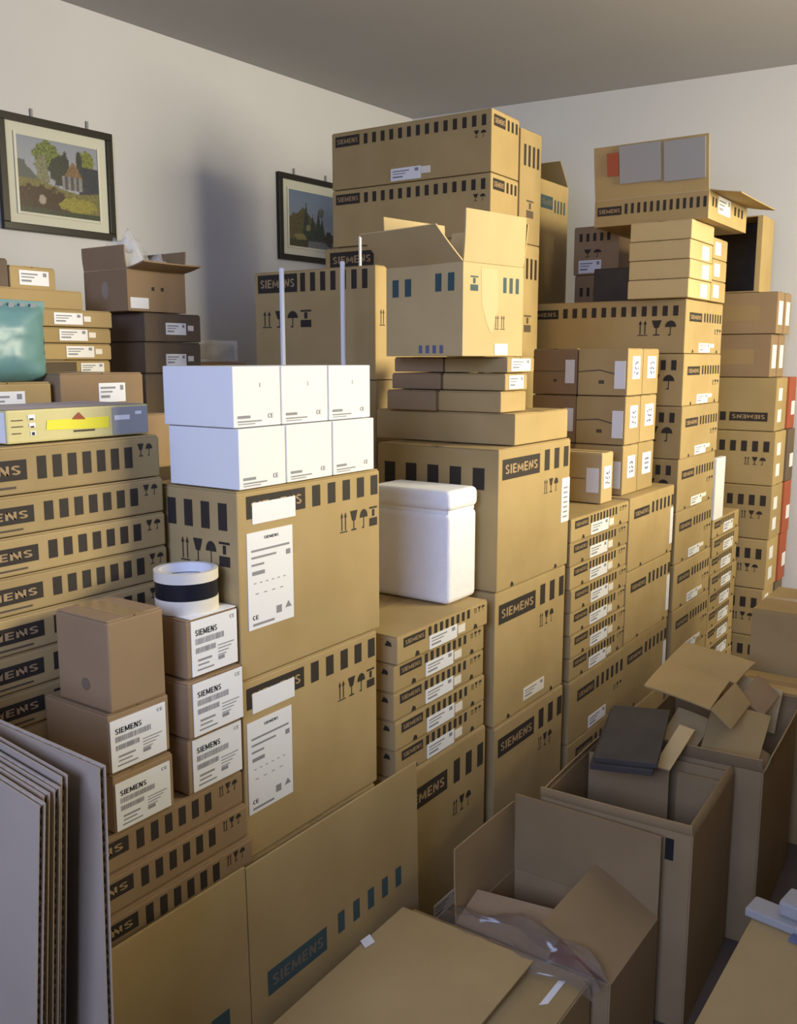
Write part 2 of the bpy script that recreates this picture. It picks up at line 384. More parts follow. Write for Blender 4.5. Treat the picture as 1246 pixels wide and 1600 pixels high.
# ---- five thin labelled cartons and a big one, under the white foam
def thin_front(fc, par, h, W, nb=8, sc=1.0, k=0, small=True):
    s_ = sc
    logo(fc, par, .03*s_, .138*s_, h*.54, h*.87)
    bars(fc, par, .155*s_, .386*s_, h*.56, h*.90, nb, .5)
    label(fc, par, .16*s_, .310*s_, h*.05, h*.56, 'bar', seed=k)
    if small: label(fc, par, .316*s_, .357*s_, h*.16, h*.46, 'none', 'paper_cream')
    icons(fc, par, .408*s_, .478*s_, h*.66, h*.86, ('arrows', 'glass', 'umbrella'))
    slots(fc, par, (.098*s_, .42*s_))
zs = [1.003, .922, .840, .757, .670, .583]
for i in range(5):
    h = zs[i]-zs[i+1]
    t, f = carton('thin labelled carton, %s of five under the white foam' % ORD[i], XF+(.006 if i == 0 else random.uniform(-.006, .002)), 1.985+[.004, 0, .002, .004, .012][i], zs[i+1], .47, .495, h-.0005, name='thin_carton', group='thin cartons under the foam')
    thin_front(f('F'), t, h, .5, k=i)
    fs = f('S'); slots(fs, t, (fs.W-.03,), h-.03)
t, f = carton('tall brown carton on the floor below the five thin cartons', XF, 1.99, 0, .47, .505, .582, name='carton')
fc = f('F'); logo(fc, t, .02, .272, .455, .52); bars(fc, t, .31, .49, .455, .53, 3, .5); icons(fc, t, .30, .42, .35, .40, ('arrows', 'glass', 'umbrella')); label(fc, t, .20, .34, .05, .10, 'bar', 'paper_cream')
# white polystyrene block: base and lid, softly rounded
t = thing('foam_box', 'white polystyrene foam box with lid standing on thin cartons', 'foam box', (-1.448, 2.338, 1.0045))
for nm, z0, z1, ins, rb in (('foam_base', 0, .283, 0, .022), ('foam_lid', .289, .352, -.003, .024)):
    bm = box_bm((-.30+ins, ins, z0), (-ins, .168-ins, z1), rb, 7); bm_obj(nm, bm, 'foam', t)
box('rim_groove', (-.292, .008, .281), (-.008, .160, .291), 'foam', t)
fc = Face('S', .30, .168, .352)
polys('printed_text', fc, [rect(.03, .07, .30, .31), rect(.03, .06, .317, .322)], 'text_grey', t, .0004)

# ---- three tall cartons with the dark maker's panel
for i, (z, h, lab) in enumerate([(1.006, .462, 'tall golden carton with upright white label strip, top of three'), (.548, .457, 'tall golden carton with a small cream label, middle of three'), (0, .547, 'tall golden carton on the floor, lowest of three')]):
    t, f = carton(lab, XF+(.0, -.004, .002)[i], 2.552, z, .47, .532-.004*i, h, name='tall_carton', group='tall golden cartons')
    fc = f('F'); v = h-.462; b0 = -.012 if i else 0
    logo(fc, t, .025, .288, .362+v+b0, .428+v+b0); bars(fc, t, .325, .515, .364+v+b0, .436+v+b0, 3, .5); icons(fc, t, .318, .44, .284+v+b0, .333+v+b0, ('arrows', 'glass', 'umbrella')); slots(fc, t, (.103, .431))
    if i == 0: label(fc, t, .466, .530, .163, .322, 'strip')
    if i == 1: label(fc, t, .212, .370, .03, .074, 'bar', 'paper_cream')
    fs = f('S'); bars(fs, t, .03, fs.W-.05, .33+v, .40+v, 5, .5)
t, f = carton('long flat carton lying on the tall golden cartons', -1.41, 2.675, 1.4695, .555, .40, .104, 'card', name='flat_carton')
fs = f('S')
wd = [(1.703, .052, 2.69, .19), (1.645, .056, 2.685, .155), (1.5745, .0695, 2.665, .175)]
for i, (z, h, y, dy) in enumerate(wd):
    t, f = carton('small carton with end label, %s of three under the open carton' % ORD[i], -1.45-.004*i, y, z, .24, dy, h, 'card', name='small_carton', group='small cartons under the open carton')
    if i < 2: label(f('F'), t, .025, dy-.03, .006, h-.006, 'bar', seed=i)
    t, f = carton('plain brown carton, %s of three left of the small labelled cartons' % ORD[i], -1.697, y-.01*i, z, .20, .26, h, 'card_brown', name='small_carton', group='plain small cartons')
# open carton with raised flaps on top of them
t, f = open_carton('open carton with raised flaps and peeled tape on the small cartons', -1.50, 2.49, 1.756, .335, .30, .285, 'card_light', -10,
                   {'F': (.155, 3), 'S': (.155, 52), 'R': (.14, 10), 'B': (.165, 6)}, name='open_carton')
fc = f('F'); bars(fc, t, .195, .275, .20, .248, 3, .5, 'ink_teal'); icons(fc, t, .03, .075, .20, .245, ('stack',), 'ink_teal'); icons(fc, t, .15, .21, .085, .13, ('arrows', 'arrows'), 'ink_soft')
polys('tape_mark', fc, [[(.085, .27), (.165, .27), (.17, .15), (.14, .07), (.115, .10), (.09, .16)]], 'tape_scar', t, .0006); label(fc, t, .155, .22, .005, .04, 'none', 'paper_cream')
fs = f('S'); bars(fs, t, .03, .115, .19, .245, 2, .5, 'ink_teal'); bars(fs, t, .22, .30, .20, .255, 2, .5, 'ink_teal'); polys('printed_text', fs, [rect(.15+.03*i, .165+.03*i, .01, .035) for i in range(4)], 'text_blue', t)

# ---- seven thin cartons on two bigger ones, beside the tall golden cartons
h = (1.167-.531)/7
for i in range(7):
    z = 1.167-h*(i+1)
    t, f = carton('thin labelled carton, %s of seven beyond the tall golden cartons' % ORD[i], XF+random.uniform(-.005, .003), 3.112+[0, 0, .012, .02, .025, .03, .032][i], z, .46, .572-[0, 0, .012, .02, .025, .03, .032][i], h-.0005, name='thin_carton', group='thin cartons beyond the tall cartons')
    thin_front(f('F'), t, h, .556, 9, 1.14, k=10+i)
t, f = carton('brown carton with bright label directly under the seven thin cartons', XF, 3.14, .278, .46, .55, .252, name='carton')
fc = f('F'); logo(fc, t, .075, .24, .155, .20); bars(fc, t, .26, .54, .155, .205, 6, .5); icons(fc, t, .44, .54, .09, .115, ('arrows', 'glass', 'umbrella')); label(fc, t, .19, .365, .008, .056, 'bar')
t, f = carton('brown carton on the floor under the carton bearing seven thin cartons', XF, 3.14, 0, .46, .55, .277, name='carton')
fc = f('F'); logo(fc, t, .075, .24, .19, .24); bars(fc, t, .26, .54, .19, .24, 6, .5)
t, f = carton('small carton with white side label on the seven thin cartons', -1.452, 3.505, 1.168, .20, .115, .207, 'card_light', name='small_carton')
label(f('S'), t, .135, .187, .045, .145, 'none'); label(f('F'), t, .02, .095, .06, .15, 'script', seed=3)
polys('cable_mark', f('S'), [rect(.0, .13, .098, .101), rect(.03, .05, .06, .07)], 'ink_soft', t)

# ---- three squarish cartons with a white strip at their far edge
for i, (z, h, lab) in enumerate([(.856, .316, 'topmost'), (.534, .32, 'second'), (.212, .32, 'third')]):
    t, f = carton('squarish carton with white edge strip, %s below the script-labelled boxes' % lab, XF-.002*i, 3.692, z, .46, .558, h, name='carton', group='cartons with white edge strip')
    fc = f('F'); logo(fc, t, .054, .236, .221, .262); bars(fc, t, .268, .55, .221, .271, 6, .5); slots(fc, t, (.152, .488)); label(fc, t, .515, .553, .04, .21, 'none')
t, f = carton('low carton on the floor beneath the white-strip cartons', XF, 3.70, 0, .46, .54, .211)
fc = f('F'); logo(fc, t, .054, .236, .13, .17)
# white-labelled boxes with handwriting on top of them
k = 0
for lv, (z, h) in enumerate([(1.594, .198), (1.387, .205), (1.173, .212)]):
    for j, (y, dy, pl) in enumerate([(3.742, .172, 'near'), (3.918, .19, 'far')]):
        k += 1
        t, f = carton('box with handwritten white label, %s one of the %s layer' % (pl, ('top', 'middle', 'bottom')[lv]), -1.452-.003*lv, y, z, .222, dy, h, 'card', name='small_carton', group='boxes with handwritten labels')
        fc = f('F'); label(fc, t, .05, dy-.035, .07, .165, 'script', seed=k)
        fs = f('S')
        if j == 0:
            label(fs, t, .165, .212, .03, .145, 'none'); polys('cable_mark', fs, [[(.0, .098), (.10, .105), (.10, .11), (.0, .102)], [(.10, .105), (.17, .088), (.17, .093), (.10, .11)], rect(.095, .12, .05, .065)], 'ink_soft', t)
    t, f = carton('brown box left of the handwritten-label boxes, %s layer' % ('top', 'middle', 'bottom')[lv], -1.682, 3.75, z, .21, .34, h, 'card_brown', name='small_carton', group='brown boxes beside the handwritten labels')
    fs = f('S'); label(fs, t, .155, .198, .05, .15, 'none'); polys('cable_mark', fs, [rect(.0, .155, .10, .103), rect(.10, .115, .055, .068)], 'ink_soft', t)

# ---- tall column of eight long cartons
zf = [2.02, 1.772, 1.529, 1.281, 1.029, .772, .544, .290, 0]
for i in range(8):
    h = zf[i]-zf[i+1]; z = zf[i+1]
    t, f = carton('long carton, %s in the column of eight under the yellow boxes' % ORD[i], XF+random.uniform(-.004, .004), 4.302, z, .835, .575, h-.0005, name='long_carton', group='column of long cartons')
    fc = f('F'); v = h-.252
    logo(fc, t, .054, .240, .152+v, .193+v); bars(fc, t, .272, .55, .154+v, .196+v, 7, .5); icons(fc, t, .44, .56, .10+v, .125+v, ('arrows', 'glass', 'umbrella'))
    label(fc, t, .21, .382, .006, .05, 'bar', seed=i); label(fc, t, .383, .45, .03, .048, 'none', 'paper_cream'); slots(fc, t, (.12, .50))
    fs = f('S'); logo(fs, t, .02, .20, h-.078, h-.034); bars(fs, t, .225, .80, h-.076, h-.030, 12, .48); icons(fs, t, .60, .80, h-.165, h-.095, ('arrows', 'glass', 'umbrella'))
# ---- four yellow boxes and their neighbours above the column
for i in range(4):
    t, f = carton('yellow carton, %s of four under the taped open carton' % ORD[i], -1.378-.003*(i % 2), 4.25, 2.021+.0855*(3-i), .285, .33, .085, 'card_light', name='yellow_carton', group='yellow cartons')
    if i: label(f('F'), t, .17, .27, .008, .070, 'none')
for i in range(3):
    t, f = carton('small carton behind the yellow cartons, %s of three' % ORD[i], -1.385, 4.60, 2.021+.1*(2-i), .24, .235, .0995, 'card', name='small_carton', group='cartons behind the yellow cartons')
    label(f('F'), t, .03, .12, .02, .08, 'none')
t, f = open_carton('open shallow carton with plastic sleeves taped to its raised flap', -1.325, 4.30, 2.364, .54, .62, .122, 'card', 0, {'S': (.235, 9), 'F': (.14, 100), 'R': (.10, 75)}, name='open_carton')
fs = f('S'); logo(fs, t, .015, .135, .05, .09); bars(fs, t, .15, .53, .052, .098, 13, .45)
fc = f('F'); label(fc, t, .14, .33, .04, .115, 'bar'); bars(fc, t, .05, .12, .06, .10, 2, .5); bars(fc, t, .40, .55, .06, .10, 3, .5)
# plastic document sleeves and red sticker on the raised flap (the flap leans 9 degrees)
def flap_rect(u0, u1, w0, w1, e):
    a = R(9); out = []
    for u, w_ in ((u0, w0), (u1, w0), (u1, w1), (u0, w1)): out.append(Vector((-.54+u, -math.sin(a)*w_-e*math.cos(a), .1225+math.cos(a)*w_+e*-math.sin(a)*-1)))
    return out
for nm, (a0, a1, b0, b1), mt_ in (('document_sleeve', (.13, .325, .06, .225), 'grey_plastic'), ('document_sleeve', (.34, .525, .05, .22), 'grey_plastic'), ('red_sticker', (.07, .125, .10, .20), 'orange_red')):
    slab(nm, flap_rect(a0, a1, b0, b1, .012), .004, mt_, t)
t, f = carton('dark grey carton left of the yellow cartons', -1.70, 4.42, 2.021, .21, .19, .165, 'charcoal', name='small_carton')
t, f = carton('carton with short bars and white paper label behind the dark grey carton', -1.88, 4.66, 2.18, .25, .28, .245, 'card_brown', name='carton')
fs = f('S'); bars(fs, t, .03, .20, .17, .21, 5, .45); icons(fs, t, .05, .16, .09, .13, ('glass', 'umbrella')); label(fs, t, .03, .155, .01, .075, 'bar')
t, f = carton('low carton with printed bars under the white-papered carton', -1.72, 4.66, 2.021, .40, .28, .158, 'card_brown', name='carton')
bars(f('S'), t, .03, .20, .05, .095, 5, .45)
# ---- nine thin cartons at the far end of the row
h = .905/9
for i in range(9):
    t, f = carton('thin labelled carton, %s of nine at the row end' % ORD[i], XF+random.uniform(-.004, .004), 4.903, .905-h*(i+1), .45, .50, h-.0005, name='thin_carton', group='thin cartons at the far end of the row')
    fc = f('F'); logo(fc, t, .03, .14, h*.5, h*.85); bars(fc, t, .15, .40, h*.58, h*.9, 8, .5); label(fc, t, .20, .38, h*.08, h*.62, 'bar', seed=40+i); slots(fc, t, (.09, .45))
# white strip board hanging at the far edge of the column
t, f = carton('upright white cardboard strip between the column and the far stack', -1.392, 4.884, .906, .03, .16, .33, 'white_card', name='white_strip', flaps=False, cat='cardboard')

# ---- stack against the back wall
rows = [(1.885, .229, 'tape'), (1.645, .238, 'tape'), (1.344, .299, 'logo'), (1.036, .306, 'bars'), (.725, .309, 'bars'), (.434, .289, 'bars'), (.150, .282, 'bars'), (0, .149, 'bars')]
for i, (z, h, st) in enumerate(rows):
    xr = [-1.30, -1.30, -1.255, -1.245, -1.245, -1.25, -1.26, -1.26][i]
    if st == 'tape':
        for j, (y, dy) in enumerate([(5.475, .15), (5.63, .14)]):
            t, f = carton('taped carton on the wall stack, %s one of the %s layer' % (('near', 'far')[j], ('top', 'second')[i]), xr+.02*(1-i)+.004*j, y, z, .42, dy, h, 'card_brown', name='carton', group='taped cartons on the wall stack')
            label(f('F'), t, .03, dy-.03, .05, .18, 'none')
            fs = f('S'); polys('tape_band', fs, [rect(.0, .33, .07, .155)], 'packing_tape', t)
    else:
        t, f = carton('carton with white end labels, %s of the wall stack' % ORD[i], xr, 5.475, z, .45, .25, h, 'card', name='carton', group='wall stack cartons')
        fs = f('S')
        if st == 'logo': logo(fs, t, .20, .41, .055, .105, flip=True); bars(fs, t, .08, .18, .055, .105, 2, .5)
        else: bars(fs, t, .02, .42, h-.115, h-.055, 7, .52); icons(fs, t, .28, .41, h-.19, h-.145, ('arrows', 'glass', 'umbrella'))
        if h > .2:
            fc = f('F'); label(fc, t, .05, .13, .05, .12, 'none'); label(fc, t, .05, .13, .17, .24, 'none')
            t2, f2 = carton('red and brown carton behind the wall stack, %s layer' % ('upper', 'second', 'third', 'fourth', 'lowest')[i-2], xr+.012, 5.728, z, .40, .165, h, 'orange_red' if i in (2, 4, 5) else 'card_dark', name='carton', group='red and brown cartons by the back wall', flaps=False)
            label(f2('F'), t2, .07, .15, .08, .16, 'none')
        elif h > .1:
            t2, f2 = carton('dark low carton on the floor behind the wall stack', xr+.012, 5.728, z, .40, .165, h, 'card_dark', name='carton', flaps=False)
# open carton lying on its side on the wall stack: its back is charcoal, the dark of the void put into the colour
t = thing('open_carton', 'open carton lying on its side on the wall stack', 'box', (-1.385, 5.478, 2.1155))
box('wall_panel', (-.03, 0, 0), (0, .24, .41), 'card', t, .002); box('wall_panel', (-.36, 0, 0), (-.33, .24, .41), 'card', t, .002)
box('wall_panel', (-.33, 0, .405), (-.03, .24, .41), 'card', t); box('wall_panel', (-.33, 0, .001), (-.03, .24, .006), 'card', t); box('shaded_back_panel', (-.33, .235, .006), (-.03, .24, .405), 'charcoal', t)

# ---- big back stack near the left corner
for i, (z, h, lab) in enumerate([(2.556, .265, 'topmost'), (2.288, .266, 'second')]):
    t, f = carton('wide carton, %s of the highest stack by the back wall' % lab, -2.10, 3.712, z, .872, .268, h, 'card', name='wide_carton', group='wide cartons of the highest stack', rz=1.5)
    fs = f('S'); logo(fs, t, .022, .165, h-.068, h-.020); bars(fs, t, .19, .845, h-.068, h-.022, 14, .45); icons(fs, t, .78, .85, h-.115, h-.085, ('glass', 'umbrella'))
    if i == 0: label(fs, t, .345, .51, .01, .065, 'bar'); label(fs, t, .512, .56, .03, .06, 'none', 'paper_cream')
    fc = f('F'); logo(fc, t, .02, .13, h-.068, h-.020); bars(fc, t, .15, .25, h-.068, h-.022, 3, .5)
t, f = carton('big carton with large dark panel, third of the highest stack', -2.11, 3.70, 1.83, .92, .285, .457, 'card', name='wide_carton')
fs = f('S'); logo(fs, t, .03, .30, .36, .435)
for i, (z, h, lab) in enumerate([(.915, .914, 'upper'), (0, .914, 'lower')]):
    carton('large plain carton carrying the highest stack, %s one' % lab, -2.11, 3.70, z, .92, .285, h, 'card', name='carton')
for i, (z, h, lab) in enumerate([(2.285, .51, 'upper'), (1.755, .529, 'lower')]):
    t, f = carton('narrow carton with four bars behind the highest stack, %s one' % lab, -2.105, 3.992, z, .45, .215, h, 'card', name='carton', group='narrow cartons behind the highest stack')
    fc = f('F'); bars(fc, t, .035, .19, h-.16, h-.065, 4, .5); icons(fc, t, .06, .15, .12, .2, ('stack',), 'ink_soft')
carton('large plain carton carrying the narrow four-bar cartons', -2.105, 3.992, 0, .45, .215, 1.754, 'card', name='carton')
t, f = open_carton('tall carton with teal print and dark open flap right of the highest stack', -2.25, 4.45, 2.001, .36, .38, .66, 'card', 0, {'R': (.16, -40), 'B': (.10, 40)}, name='open_carton')
fc = f('F'); logo(fc, t, .05, .19, .52, .585, 'ink_teal', 'ink_letter_teal'); bars(fc, t, .21, .34, .51, .575, 4, .5, 'ink_teal')
carton('large plain carton carrying the tall teal-print carton', -2.26, 4.45, 0, .36, .38, 2.0, 'card', name='carton')

# ---- carton with printed panel behind the white boxes, and the white rods
t, f = carton('carton with large dark panel and bars left of the open carton', -2.06, 2.80, 1.67, .60, .50, .417, 'card', name='big_carton')
fs = f('S'); logo(fs, t, .018, .225, .335, .405); bars(fs, t, .24, .565, .335, .405, 7, .5); icons(fs, t, .03, .30, .20, .265)
icons(f('F'), t, .02, .2, .2, .26)
for i in range(2):
    carton('large plain carton under the dark-panel carton, %s one' % ('upper', 'lower')[i], -2.06, 2.80, .835*(1-i), .60, .50, .834, 'card', name='carton')
def rod(lab, p0, p1, r=.008):
    t = thing('white_rod', lab, 'rod', p0)
    bm = bmesh.new(); L_ = (Vector(p1)-Vector(p0)).length
    bmesh.ops.create_cone(bm, cap_ends=True, segments=10, radius1=r, radius2=r, depth=L_, matrix=Matrix.Translation((0, 0, L_/2)))
    bm_obj('tube', bm, 'white_plastic', t, False)
    bmc = bmesh.new(); bmesh.ops.create_cone(bmc, cap_ends=True, segments=10, radius1=r*1.12, radius2=r*.9, depth=.012, matrix=Matrix.Translation((0, 0, L_-.004))); bm_obj('end_cap', bmc, 'white_plastic', t)
rod('upright white plastic rod, left one behind the white boxes', (-2.066, 2.30, .0), (-2.066, 2.30, 2.034))
rod('upright white plastic rod, right one behind the white boxes', (-1.955, 2.475, .0), (-1.955, 2.475, 2.063))
rod('white plastic rod standing behind the dark-panel carton', (-2.60, 3.42, .0), (-2.60, 3.42, 2.285), .007)

# ---- left stack of thin cartons with the maker's panels
zj = [1.585, 1.492, 1.413, 1.336, 1.259, 1.182, 1.105, 1.028]
for i in range(7):
    h = zj[i]-zj[i+1]; sh = [0, .008, .012, .018, .014, .01, .006][i]
    t, f = carton('thin carton with dark panel, %s of seven in the left stack' % ORD[i], -1.605+random.uniform(-.003, .003), .822+sh, zj[i+1], .34, .553-sh*.5, h-.0005, name='thin_carton', group='thin cartons of the left stack')
    fc = f('F'); logo(fc, t, .03, .225, h*.30, h*.72); bars(fc, t, .248, .478, h*.28, h*.76, 7, .58); icons(fc, t, .49, .535, h*.52, h*.82, ('glass', 'umbrella'))
    polys('printed_text', fc, [rect(.12, .20, h*.13, h*.18)], 'ink_soft', t)
carton('large carton carrying the left stack of thin cartons', -1.61, .83, 0, .34, .55, 1.027, 'card', name='carton')
# yellow printed box on it
t, f = carton('slim yellow and gold printed box on the left stack', -1.625, 1.022, 1.586, .22, .342, .066, 'gold_print', name='printed_box', flaps=False)
fc = f('F')
polys('yellow_band', fc, [[(.085, .024), (.235, .020), (.236, .044), (.088, .043)]], 'yellow_band', t, .001)
polys('red_emblem', fc, [[(.145, .042), (.178, .041), (.162, .056)]], 'orange_red', t, .0016); polys('printed_text', fc, [rect(.148, .20, .016, .020), rect(.01, .035, .045, .047), rect(.01, .035, .033, .035), rect(.01, .03, .02, .022)], 'ink_soft', t)
polys('product_photo', fc, [rect(.046, .062, .046, .056), rect(.048, .062, .031, .040), rect(.05, .062, .015, .024)], 'paper', t, .001); polys('product_tool', fc, [rect(.049, .058, .046, .049), rect(.051, .058, .031, .034), rect(.053, .059, .016, .022)], 'ink', t, .0016)
polys('silver_panel', fc, [rect(.245, .338, .004, .062)], 'grey_plastic', t, .001); polys('printed_text', fc, [rect(.25, .29, .035, .045), rect(.305, .322, .045, .052)], 'paper', t, .0016)
polys('top_print', f('T'), [rect(.004, .338, .004, .216)], 'pinkish', t, .0006)
polys('blue_end', f('S'), [rect(.004, .216, .004, .062)], 'white_card', t, .0006)

# ---- pile of product boxes in front of the big cartons
for i, (z, h) in enumerate([(1.096, .126), (.972, .122), (.848, .122)]):
    t, f = carton('small box with large product label, %s under the tape rolls' % ('top', 'middle', 'bottom')[i], XF+(.0, .012, .004)[i], 1.236+(.012 if i == 0 else 0), z, .185, .158-(.012 if i == 0 else 0), h, 'card_brown', name='product_box', group='product boxes under the tape rolls')
    fc = f('F'); label(fc, t, .012, fc.W-.004, .004, h-.004, 'product', seed=60+i)
    if i == 0:
        ft = f('T'); label(ft, t, .012, fc.W-.004, 0, .055, 'none')
for i, (z, h) in enumerate([(.966, .122), (.848, .116)]):
    t, f = carton('small box with large product label, %s one under the plain cube box' % ('upper', 'lower')[i], XF+(.0, .006)[i], 1.046, z, .195, .148, h, 'card_brown', name='product_box', group='product boxes under the plain cube box')
    label(f('F'), t, .004, .138, .004, h-.016, 'product', seed=70+i)
t, f = carton('plain brown cube-shaped box left of the tape rolls', -1.394, 1.052, 1.089, .158, .132, .180, 'card_brown', name='plain_box')
polys('round_stamp', f('S'), [[(.085+.013*math.cos(a*.6283), .045+.013*math.sin(a*.6283)) for a in range(10)]], 'card_dark', t)
for i in range(3):
    t, f = carton('thin dark-panel carton, %s of three under the product boxes' % ORD[i], XF+.009*i, .845, .768-.078*i, .19, .55+.004*i, .0775, 'card_brown', name='thin_carton', group='thin cartons under the product boxes')
    fc = f('F'); logo(fc, t, .03, .235, .032, .064); bars(fc, t, .255, .455, .024, .064, 6, .5); icons(fc, t, .475, .535, .042, .066, ('arrows', 'glass', 'umbrella'))
carton('large carton on the floor under the three thin dark-panel cartons', XF, .845, 0, .19, .55, .611, 'card_brown', name='carton')
# tape rolls
def tape(lab, z, h, ro, ri, mat):
    t = thing('tape_roll', lab, 'tape', (-1.472, 1.318, z), 0, 'tape rolls')
    for nm, a, b_, m_, e in (('tape_winding', ro, ri+.003, mat, 0), ('cardboard_core', ri+.003, ri, 'tape_core', .0008)):
        N = 40; V, F = [], []
        for r_, zz in ((a, e), (a, h-e), (b_, h-e), (b_, e)):
            V += [(r_*math.cos(2*math.pi*k/N), r_*math.sin(2*math.pi*k/N), zz) for k in range(N)]
        for j in range(4):
            for k in range(N): F.append((j*N+k, j*N+(k+1) % N, ((j+1) % 4)*N+(k+1) % N, ((j+1) % 4)*N+k)[::-1])
        o = mesh(nm, V, F, m_, t, True)
        try: o.data.set_sharp_from_angle(angle=R(35))
        except Exception: pass
tape('cream tape roll, bottom of the stacked three', 1.2235, .030, .0665, .054, 'tape_cream')
tape('black tape roll between two cream tape rolls', 1.2537, .036, .0655, .054, 'tape_black')
tape('cream tape roll, top of the stacked three', 1.2899, .022, .0675, .055, 'tape_cream')

# ---- things behind the left stack
for i, (y, dy, z) in enumerate([(1.17, .60, .80), (1.17, .60, 0)]):
    carton('large carton behind the left stack, %s one' % ('upper', 'lower')[i], -2.02, y, z, .37, dy, .80, 'card_brown', name='carton')
t, f = carton('low brown carton with grey label behind the slim yellow box', -2.05, 1.445, 1.601, .30, .262, .112, 'card_brown', name='carton'); label(f('F'), t, .115, .20, .035, .085, 'bar')
t, f = carton('low carton with white label under the teal bag', -2.06, 1.19, 1.601, .28, .235, .092, 'card', name='carton'); label(f('F'), t, .05, .16, .02, .07, 'bar')
t = thing('teal_bag', 'crumpled teal plastic bag on a low carton, at left edge', 'bag', (-2.07, 1.30, 1.694))
N = 14; V, F = [], []; rr = random.Random(4)
for sgn in (1, -1):
    for j in range(N+1):
        for i in range(N+1):
            u, v = i/N, j/N; edge = min(u, 1-u, v*1.4, 1-v)*2
            V.append((sgn*.045*min(1, edge*1.6)**.5+rr.uniform(-.004, .004)*(edge > 0.01)-.05, -.12+.275*u+rr.uniform(-.002, .002), .19*v))
for s0, k in ((1, 0), (0, (N+1)**2)):
    for j in range(N):
        for i in range(N):
            q = (k+j*(N+1)+i, k+j*(N+1)+i+1, k+(j+1)*(N+1)+i+1, k+(j+1)*(N+1)+i); F.append(q if s0 else q[::-1])
mesh('bag_body', V, F, 'teal_bag', t, True)
slab('folded_rim', [(-.045, -.12, .17), (-.045, .155, .165), (-.04, .155, .197), (-.04, -.12, .20)], .006, 'teal_bag', t)
mesh('printed_marks', [(-.036, .02+.03*k+d, z_) for k in range(4) for d, z_ in ((0, .178), (.016, .177), (.018, .19), (.004, .191))], [tuple(range(4*k, 4*k+4)) for k in range(4)], 'text_grey', t)['kind'] = 'stuff'
# pile of labelled cartons (X -2.45)
carton('large carton at the floor under the pile by the left picture', -2.47, 1.40, 0, .40, .52, 1.62, 'card_brown', name='carton')
zp = [1.896, 1.843, 1.795, 1.745, 1.621]
for i in range(4):
    h = zp[i]-zp[i+1]
    t, f = carton('flat carton with white end label, %s of four beside the teal bag' % ORD[i], -2.452-.004*(i % 2), 1.42+.006*i, zp[i+1], .38, .51-.01*i, h-.0005, 'card', name='flat_carton', group='flat cartons beside the teal bag')
    fc = f('F')
    if i < 3: label(fc, t, .30+.012*i, .40+.012*i, .008, .042, 'bar'); label(fc, t, .405+.012*i, .43+.012*i, .018, .034, 'none', 'paper_cream')
    else: label(fc, t, .37, .455, .085, .115, 'bar'); label(fc, t, .37, .46, .052, .08, 'bar'); polys('dark_end', fc, [rect(.25, .355, .05, .118)], 'ink_soft', t)
t, f = carton('plain carton lid on the flat cartons beside the teal bag', -2.50, 1.44, 1.897, .34, .42, .058, 'card', name='flat_carton')
t, f = carton('small carton with white label topping the pile by the left picture', -2.56, 1.655, 1.956, .25, .155, .068, 'card', name='small_carton'); label(f('F'), t, .03, .13, .012, .055, 'bar')
t, f = carton('small dark carton topping the pile at the left edge', -2.56, 1.45, 1.956, .25, .20, .085, 'card_dark', name='small_carton')
# dark stack with the little open carton
zd = [1.902, 1.805, 1.70, 1.0, 0]
for i in range(4):
    h = zd[i]-zd[i+1]
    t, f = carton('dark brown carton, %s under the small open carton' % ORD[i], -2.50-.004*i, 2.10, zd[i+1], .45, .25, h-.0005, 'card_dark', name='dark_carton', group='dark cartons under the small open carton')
    if i < 2: label(f('F'), t, .09, .18, .025, .065, 'bar'); label(f('F'), t, .19, .215, .04, .058, 'none', 'paper_cream')
t, f = open_carton('small open carton with plastic film spilling out, on dark cartons', -2.50, 2.035, 1.903, .222, .25, .135, 'card_brown', 0, {'S': (.075, 4), 'F': (.085, 78), 'R': (.075, 8)}, name='open_carton')
label(f('F'), t, .01, .085, .01, .045, 'none'); polys('round_stamp', f('S'), [[(.11+.018*math.cos(a*.6283), .07+.03*math.sin(a*.6283)) for a in range(10)]], 'card_grey', t)
polys('printed_marks', f('F'), [rect(.10, .112, .07, .082), rect(.14, .152, .07, .082)], 'ink', t)
def film(name, lab, loc, sx, sy, sz, mat, seed, rz=0, nx=22):
    rr = random.Random(seed); t = thing(name, lab, 'plastic film', loc, rz)
    ph = [rr.uniform(0, 6.28) for _ in range(8)]; V, F = [], []
    for j in range(nx+1):
        for i in range(nx+1):
            u, v = i/nx, j/nx
            zz = sz*(.55+.25*math.sin(5*u+ph[0])*math.cos(4*v+ph[1])+.10*math.sin(13*u+9*v+ph[2])+.05*math.sin(21*v-11*u+ph[3])+rr.uniform(-.025, .025))*math.sin(math.pi*min(1, max(0, u)))**.35*math.sin(math.pi*v)**.35
            V.append((-sx/2+sx*u+.01*math.sin(17*v+ph[4]), -sy/2+sy*v+.012*math.sin(15*u+ph[5]), zz))
    for j in range(nx):
        for i in range(nx): F.append((j*(nx+1)+i, j*(nx+1)+i+1, (j+1)*(nx+1)+i+1, (j+1)*(nx+1)+i))
    mesh('film_sheet', V, F, mat, t, True); return t
film('plastic_film', 'clear crumpled plastic film puffing out of the small open carton', (-2.61, 2.16, 1.99), .19, .20, .30, 'clear_plastic', 3)

carton('tall plain carton between the dark cartons and the dark-panel carton', -2.70, 2.52, 0, .28, .26, 1.735, 'card_brown', name='carton')
t = thing('plastic_pack', 'clear plastic pack on the plain carton, left of dark-panel carton', 'plastic pack', (-2.71, 2.53, 1.736))
bm_obj('pack_film', box_bm((-.25, 0, 0), (0, .22, .085), .012, 3), 'clear_plastic', t); box('packed_sheet', (-.235, .015, .012), (-.13, .205, .07), 'grey_plastic', t, .004); box('packed_sheet', (-.12, .015, .012), (-.015, .205, .07), 'grey_plastic', t, .004)
